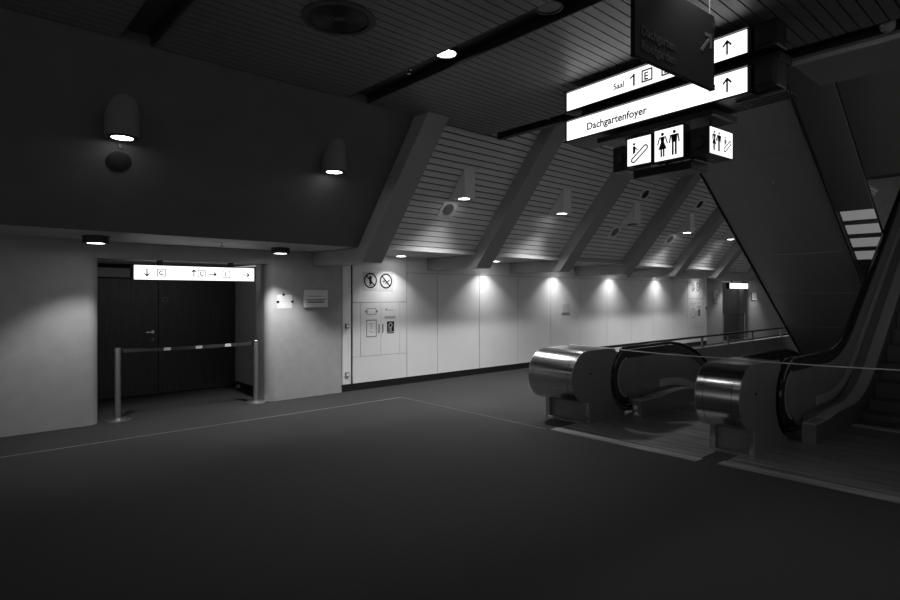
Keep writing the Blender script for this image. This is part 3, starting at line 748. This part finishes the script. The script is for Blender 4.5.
def escalator(name, label, xt, s, ya, yb, xn_l, xend, xplate, x_front, hand):
    """ya < yb: outer Y limits (handrail centres are 0.09 inside); hand: list of 'a','b' sides"""
    t = thing(name, label, 'escalator', (xplate+1.0, (ya+yb)/2, 0))
    RR = 2.2 if s > 0 else 2.6
    z = lambda x: zrun(x, xt, RR, s)
    # landing plate: field and lighter worn border
    pa, pb = ya-0.02, yb+0.02
    if s > 0: pb = yb+0.05
    b = MB(); b.box((xplate+0.16, pa+0.02, 0.0), (x_front+1.35, pb-0.02, 0.006)); b.build('landing_plate', M['plate'], t)
    b = MB(); b.box((xplate, pa, 0), (xplate+0.155, pb, 0.006)); b.box((xplate+0.28, pa+0.06, 0.0062), (xplate+0.30, pb-0.06, 0.0072)); b.build('plate_border', M['plateedge'], t)
    # comb
    xc = x_front+1.35
    b = MB(); b.box((xc+0.002, ya+0.375, 0.0), (xc+0.16, yb-0.375, 0.012)); b.build('comb_plate', M['deck'], t)
    for side in hand:
        sg = 1 if side == 'b' else -1                 # +1: balustrade on the larger-Y side, inner direction is -Y
        yo = yb if sg > 0 else ya
        Yh = yo-sg*0.09                                # handrail centre
        yi = yo-sg*0.37                                # skirt face
        r = 0.405; zc0 = 0.505; xc0 = xn_l+r
        hz = 0.0
        path = [(xc0+0.32, Yh, zc0-r-0.005), (xc0+0.15, Yh, zc0-r)]
        for i in range(19):
            a = -PI/2-PI*i/18
            path.append((xc0+r*math.cos(a), Yh, zc0+r*math.sin(a)))
        for x in frange(xc0+0.15, xend, 60): path.append((x, Yh, zc0+r+z(x)))
        bn = MB(); prof = [(0.042*math.cos(2*PI*i/12), 0.024*math.sin(2*PI*i/12)) for i in range(12)]
        bn.sweep(path, prof); bn.build('handrail', M['rubber'], t, smooth=True)
        # balustrade panel inside the handrail loop
        rp = r-0.145; pts = []
        bn = MB(); bm = bn.bm; prev = None
        gp = [(xc0+(r-0.030)*math.cos(a), zc0+(r-0.030)*math.sin(a), xc0+rp*math.cos(a), zc0+rp*math.sin(a)) for a in [-PI/2-PI*i/18 for i in range(19)]]
        gp += [(x, zc0+r-0.030+z(x), x, zc0+rp+z(x)) for x in frange(xc0+0.15, xend, 50)]
        for g in gp:
            cur = [bm.verts.new(v) for v in ((g[0], Yh-0.02, g[1]), (g[0], Yh+0.02, g[1]), (g[2], Yh+0.02, g[3]), (g[2], Yh-0.02, g[3]))]
            if prev:
                for i in range(4): bm.faces.new((prev[i], prev[(i+1) % 4], cur[(i+1) % 4], cur[i]))
            else: bm.faces.new(cur)
            prev = cur
        bm.faces.new(prev[::-1]); bn.build('handrail_guide', M['black'], t)
        
        for i in range(17):
            a = -PI/2-PI*i/16
            pts.append((xc0+rp*math.cos(a), zc0+rp*math.sin(a)))
        xs = frange(xc0+0.15, xend, 40)
        top = [(x, zc0+rp+z(x)) for x in xs]; low = [(x, 0.12+z(x)) for x in xs]
        bn = MB(); bm = bn.bm
        for yy in (Yh-0.012, Yh+0.012): pass
        A = [bm.verts.new((p[0], Yh-0.012, p[1])) for p in pts]; B = [bm.verts.new((p[0], Yh+0.012, p[1])) for p in pts]
        bm.faces.new(A); bm.faces.new(B[::-1])
        for i in range(16): bm.faces.new((A[i], B[i], B[i+1], A[i+1]))
        prev = (A[-1], A[0], B[-1], B[0])
        for tp, lw in zip(top, low):
            cur = (bm.verts.new((tp[0], Yh-0.012, tp[1])), bm.verts.new((lw[0], Yh-0.012, lw[1])), bm.verts.new((tp[0], Yh+0.012, tp[1])), bm.verts.new((lw[0], Yh+0.012, lw[1])))
            bm.faces.new((prev[0], cur[0], cur[1], prev[1])); bm.faces.new((prev[2], prev[3], cur[3], cur[2]))
            bm.faces.new((prev[0], prev[2], cur[2], cur[0])); bm.faces.new((prev[1], cur[1], cur[3], prev[3])); prev = cur
        bm.faces.new((prev[0], prev[2], prev[3], prev[1]))
        bn.build('balustrade_panel', M['balus'], t)
        # bright edge of the panel's nose
        bn = MB(); bn.sweep([(xc0+(rp+0.012)*math.cos(a), Yh-sg*0.012, zc0+(rp+0.012)*math.sin(a)) for a in [-PI/2-PI*i/18 for i in range(1, 18)]], [(-0.012, -0.008), (0.012, -0.008), (0.012, 0.008), (-0.012, 0.008)]); bn.build('panel_edging', M['deck'], t, smooth=True)
        # light lower moulding on the panel
        xm = x_front+0.95
        bn = MB(); bn.sweep([(x, Yh-sg*0.022, 0.33+z(x)) for x in frange(xm, xend, 40)], [(-0.008, -0.055), (0.008, -0.055), (0.008, 0.055), (-0.008, 0.055)]); bn.build('panel_moulding', M['deck'], t)
        # skirt and inner deck (solid)
        bn = MB(); bm = bn.bm; y_a, y_b = sorted((yi, Yh-sg*0.14)); prev = None
        for x in frange(x_front, xend, 44):
            tp = 0.212+z(x) + (0.0 if x < x_front+0.5 else min(0.03, (x-x_front-0.5)*0.1)); lw = 0.006 if (s > 0 and z(x) < 0.35) else (0.006 if z(x) == 0 and s < 0 else z(x)-0.35)
            cur = [bm.verts.new(v) for v in ((x, y_a, lw), (x, y_b, lw), (x, y_b, tp), (x, y_a, tp))]
            if prev:
                for i in range(4): bm.faces.new((prev[i], prev[(i+1) % 4], cur[(i+1) % 4], cur[i]))
            else: bm.faces.new(cur)
            prev = cur
        bm.faces.new(prev[::-1]); bn.build('skirt_panel', M['steeldark'], t)
        bn = MB(); bn.sweep([(x, (y_a+y_b)/2, 0.219+z(x) + (0.0 if x < x_front+0.5 else min(0.03, (x-x_front-0.5)*0.1))) for x in frange(x_front+0.001, xend, 44)], [(-(y_b-y_a)/2, -0.004), ((y_b-y_a)/2, -0.004), ((y_b-y_a)/2, 0.004), (-(y_b-y_a)/2, 0.004)])
        bn.build('inner_deck', M['deck'], t)
        ya2, yb2 = sorted((Yh-sg*0.142, Yh-sg*0.030))
        bn = MB(); bn.sweep([(x, (ya2+yb2)/2, 0.10+z(x)) for x in frange(x_front+0.42, xend, 44)], [(-(yb2-ya2)/2, -0.12), ((yb2-ya2)/2, -0.12), ((yb2-ya2)/2, 0.12), (-(yb2-ya2)/2, 0.12)]); bn.build('outer_deck', M['steeldark'], t)
        # stickers on the deck's front end
        bn = MB(); bn.box((x_front+0.03, y_a+0.008, 0.2245), (x_front+0.40, y_b-0.008, 0.2265)); st = bn.build('safety_sticker', M['soffit'] if s > 0 else M['paper'], t)
        d = Draw((x_front+0.03, y_a+0.008, 0.2268), (1, 0, 0), (0, 1, 0), 0.0006)
        for k in range(3): d.frame(0.03+0.115*k, 0.022, 0.11+0.115*k, y_b-y_a-0.038, 0.010).disc(0.07+0.115*k, 0.06, 0.018, 10)
        d.build('sticker_print', M['ink'], st)
        if s < 0:
            d = Draw((x_front-0.0005, y_b, 0), (0, -1, 0), (0, 0, 1), 0.001); d.rect(0.02, 0.09, 0.075, 0.15).poly([(0.02, 0.02), (0.10, 0.02), (0.06, 0.08)]); d.build('warning_sticker', M['paper'], t)
    # steps
    tread = 0.335; rise = tread*math.tan(TH); xs0 = xt-0.20; n = int((xend-xs0)/tread)
    yA, yB = ya+0.375, yb-0.375
    for k in range(-2, n):
        xk = xs0+k*tread
        zk = z(xk+tread*0.5) if True else 0
        if k <= 0 and s > 0: zk = max(0.0, zk)
        drop = max(0.04, abs(z(xk+0.5*tread)-z(xk-0.5*tread)))+0.06
        if s < 0: drop = max(0.04, abs(z(xk+1.5*tread)-z(xk+0.5*tread)))+0.06
        bn = MB(); bn.box((xk+0.003, yA+0.004, zk-drop), (xk+tread-0.003, yB-0.004, zk-0.008))
        for g in range(0, 20):
            yy = yA+0.03+(yB-yA-0.06)*g/19
            bn.box((xk+0.003, yy-0.009, zk-0.008), (xk+tread-0.006, yy+0.009, zk))
        bn.build('step', M['step'], t)
    return t

escalator('escalator', 'dark escalator with steps climbing away at the right edge of the hall', 9.25, 1, 0.62, 2.36, 6.88, 14.5, 5.66, 7.17, ('a', 'b'))
escalator('escalator', 'descending escalator between the two steel newels', 9.0, -1, 2.60, 4.36, 6.74, 12.6, 5.58, 7.04, ('a', 'b'))
b = MB(); b.box((X0-0.02, 2.56, -3.3), (X1+0.1, 4.66, -3.2)); b.box((X1, 2.66, -3.2), (X1+0.1, 4.56, -0.2)); b.box((X0-0.02, 2.56, -3.2), (X1+0.1, 2.595, -0.201)); struct(b.build('wall_pit', M['pit']))

# newel housings in brushed steel
def newel(y0, y1, xback, label):
    t = thing('newel_housing', label, 'newel', (6.4, (y0+y1)/2, 0), 0, 'steel newel housings')
    cx, cz, r = 6.12, 0.605, 0.33
    def dpts(rr, n=22):
        return [(cx+rr*math.cos(a), cz+rr*math.sin(a)) for a in [PI/2+PI*i/n for i in range(n+1)]]
    xa_ = xback+0.43
    arc_cut = [(xa_+0.455*math.cos(t_), 0.505+0.455*math.sin(t_)) for t_ in [math.radians(256-8.3*i) for i in range(16)]]
    arc_cut = [p for p in arc_cut if p[1] < cz+r-0.01]+[(xback+0.07, cz+r)]
    e = 0.012                                    # side panels stand at both ends
    ring = 0.07
    for nm, ya, yb, rr in (('end_band', y0+e, y0+e+ring, r), ('drum', y0+e+ring+0.004, y1-e-ring-0.004, r), ('end_band', y1-e-ring, y1-e, r)):
        b = MB(); P = dpts(rr); b.prism(P+[(cx+0.02, cz-rr), (cx+0.02, cz+rr)], ya, yb, 'y'); b.build(nm, M['steel'], t, smooth=True)
    b = MB(); b.prism(dpts(r-0.006)+[(cx, cz-r+0.006)], y0+e+ring, y0+e+ring+0.004, 'y'); b.prism(dpts(r-0.006)+[(cx, cz-r+0.006)], y1-e-ring-0.004, y1-e-ring, 'y'); b.build('drum_joint', M['black'], t)
    b = MB(); b.box((cx+0.022, y0+e, cz+r-0.012), (xback, y1-e, cz+r)); b.build('top_plate', M['steel'], t)
    for a, c in ((y0, y0+e-0.001), (y1-e+0.001, y1)):
        b = MB(); b.prism(dpts(r)+[(cx+0.035, cz-r), (cx+0.035, 0.0), (cx+0.105, 0.0), (cx+0.105, cz+r)], a, c, 'y'); sp_ = b.build('end_cap', M['steeldark'], t)
        b = MB(); b.prism([(cx+0.108, 0), (xback+0.32, 0)]+arc_cut+[(cx+0.108, cz+r)], a, c, 'y'); b.build('side_panel', M['steeldark'], t)
        if a == y0:
            b = MB(); b.cyl((cx+0.06, y0-0.008, 0.64), 0.012, 0.008, 14, 'y'); b.build('key_switch', M['black'], sp_)
    b = MB(); b.box((cx+0.10, y0+e, 0.0), (xback, y1-e, cz+r-0.014)); b.build('core', M['steeldark'], t)
    for a in (y0+e, y1-e-0.045):
        b = MB(); b.box((cx+0.036, a, 0.0), (cx+0.099, a+0.045, cz-r-0.001)); b.build('leg', M['steel'], t)
    b = MB(); b.box((cx+0.0, y0+e+0.046, 0.0), (cx+0.099, y1-e-0.046, 0.022)); b.build('kick_plate', M['plateedge'], t)
    return t
newel(4.21, 4.90, 6.66, 'brushed steel newel housing nearest the white wall')
newel(2.25, 2.70, 6.76, 'brushed steel newel housing between the two escalators')
newel(0.30, 0.75, 6.76, 'brushed steel newel housing on the near side of the climbing escalator')

# barrier tape lying over the newels
pts = [(6.62, 4.86, 0.9405), (6.60, 4.6, 0.9405), (6.58, 4.2, 0.9405)]
for i in range(1, 13): f = i/12; pts.append((6.58-0.08*f, 4.2-1.5*f, 0.9405-0.012*math.sin(PI*f)))
pts += [(6.49, 2.45, 0.9405), (6.48, 2.24, 0.9405)]
for i in range(1, 13): f = i/12; pts.append((6.48-0.06*f, 2.24-1.49*f, 0.9405+0.045*f-0.008*math.sin(PI*f)))
pts += [(6.40, 0.45, 0.987)]
b = MB(); bm = b.bm; prev = None
for p in pts:
    cur = [bm.verts.new((p[0]+dx, p[1], p[2]+dz)) for dx, dz in ((-0.013, -0.003), (0.013, -0.003), (0.013, 0.006), (-0.013, 0.006))]
    if prev:
        for i in range(4): bm.faces.new((prev[i], prev[(i+1) % 4], cur[(i+1) % 4], cur[i]))
    else: bm.faces.new(cur)
    prev = cur
bm.faces.new(prev[::-1])
tag(b.build('barrier_tape', M['white']), 'thin pale tape stretched across the steel newels', 'tape')

# parapet and railing around the well
b = MB(); b.box((7.15, 4.56, -3.2), (X1+0.1, 4.66, 0.70)); struct(b.build('wall_parapet', M['parapet']))
t = thing('well_railing', 'black railing on the parapet behind the descending escalator', 'railing', (7.2, 4.61, 0.70))
b = MB(); b.box((7.0, 4.58, 0.875), (15.2, 4.64, 0.905)); b.build('top_rail', M['black'], t, 0.006)
for x in (7.6, 8.9, 10.2, 11.3, 12.5, 14.1):
    b = MB(); b.box((x-0.02, 4.595, 0.70), (x+0.02, 4.625, 0.875)); b.build('rail_post', M['steeldark'], t)

# inclined undersides of the escalators coming down from the floor above
def truss(name, label, x0, z0, x1, sl, y0, y1, nj, lip=True):
    t = thing(name, label, 'escalator', (x1, (y0+y1)/2, z0-sl*(x1-x0)))
    n = nj; g = 0.006
    zz = lambda x: z0-sl*(x-x0)
    b = MB()
    xs = frange(x0, x1, n)
    for a, c in zip(xs, xs[1:]):
        b.prism([(a+g, zz(a+g)), (c-g, zz(c-g)), (c-g, zz(c-g)+0.03), (a+g, zz(a+g)+0.03)], y0+0.03, y1-0.03, 'y')
    b.build('underside_cladding', M['truss'], t)
    b = MB(); b.prism([(x0, zz(x0)+0.032), (x1, zz(x1)+0.032), (x1, zz(x1)+0.09), (x0, zz(x0)+0.09)], y0+0.02, y1-0.02, 'y'); b.build('truss_core', M['trussedge'], t)
    if lip:
        for a, c in ((y0, y0+0.018), (y1-0.018, y1)):
            b = MB(); b.prism([(x0, zz(x0)-0.03), (x1, zz(x1)-0.03), (x1, zz(x1)+0.05), (x0, zz(x0)+0.05)], a, c, 'y'); b.build('side_edge', M['trussedge'], t)
    return t
t1 = truss('upper_escalator', 'wide dark inclined escalator underside coming down beyond the descending escalator', 7.42, 5.19, 14.75, 0.672, 2.70, 4.40, 7)
truss('upper_escalator', 'narrow inclined metal underside beside the wide dark one', 7.6, 5.62, 14.6, 0.69, 2.30, 4.30, 7, False)
x, y = 10.0, 3.38
z = 5.19-0.672*(x-7.42)-0.001
b = MB(); b.lathe((x, y, z), [(0.0, 0.0), (0.03, 0.0), (0.03, -0.01), (0.012, -0.016), (0.012, -0.05), (0.0, -0.05)], 14); tag(b.build('sprinkler_head', M['chrome']), 'small fitting on the wide dark escalator underside', 'sprinkler', 'ceiling sprinkler heads')
truss('upper_escalator', 'highest inclined metal underside at the upper corner by the climbing handrail', 7.0, 6.6, 11.4, 0.69, 0.6, 4.1, 5, False)

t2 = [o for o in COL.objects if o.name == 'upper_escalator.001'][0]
for k in range(4):  # bright reflections on the cladding, imitated by dim glowing bars
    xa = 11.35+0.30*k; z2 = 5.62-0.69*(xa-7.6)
    b = MB(); b.prism([(xa, z2-0.008), (xa+0.19, z2-0.008-0.19*0.69), (xa+0.19, z2-0.001-0.19*0.69), (xa, z2-0.001)], 2.33, 2.80, 'y'); b.build('reflection_bar', M['reflectglow'], t2)
b = MB(); b.box((XE-0.1, -2.5, 0), (XE, 8.4, 7.2)); struct(b.build('wall_end', M['parapet']))
# ------------------------------------------------------------------ world and view
w = bpy.data.worlds.new('world'); SC.world = w; w.use_nodes = True
w.node_tree.nodes['Background'].inputs['Color'].default_value = (1, 1, 1, 1)
w.node_tree.nodes['Background'].inputs['Strength'].default_value = 0.30
vs = SC.view_settings; vs.view_transform = 'Standard'; vs.look = 'None'; vs.exposure = 0.0; vs.gamma = 1.0; vs.use_curve_mapping = False
SC.cycles.max_bounces = 8
SC.cycles.use_denoising = True
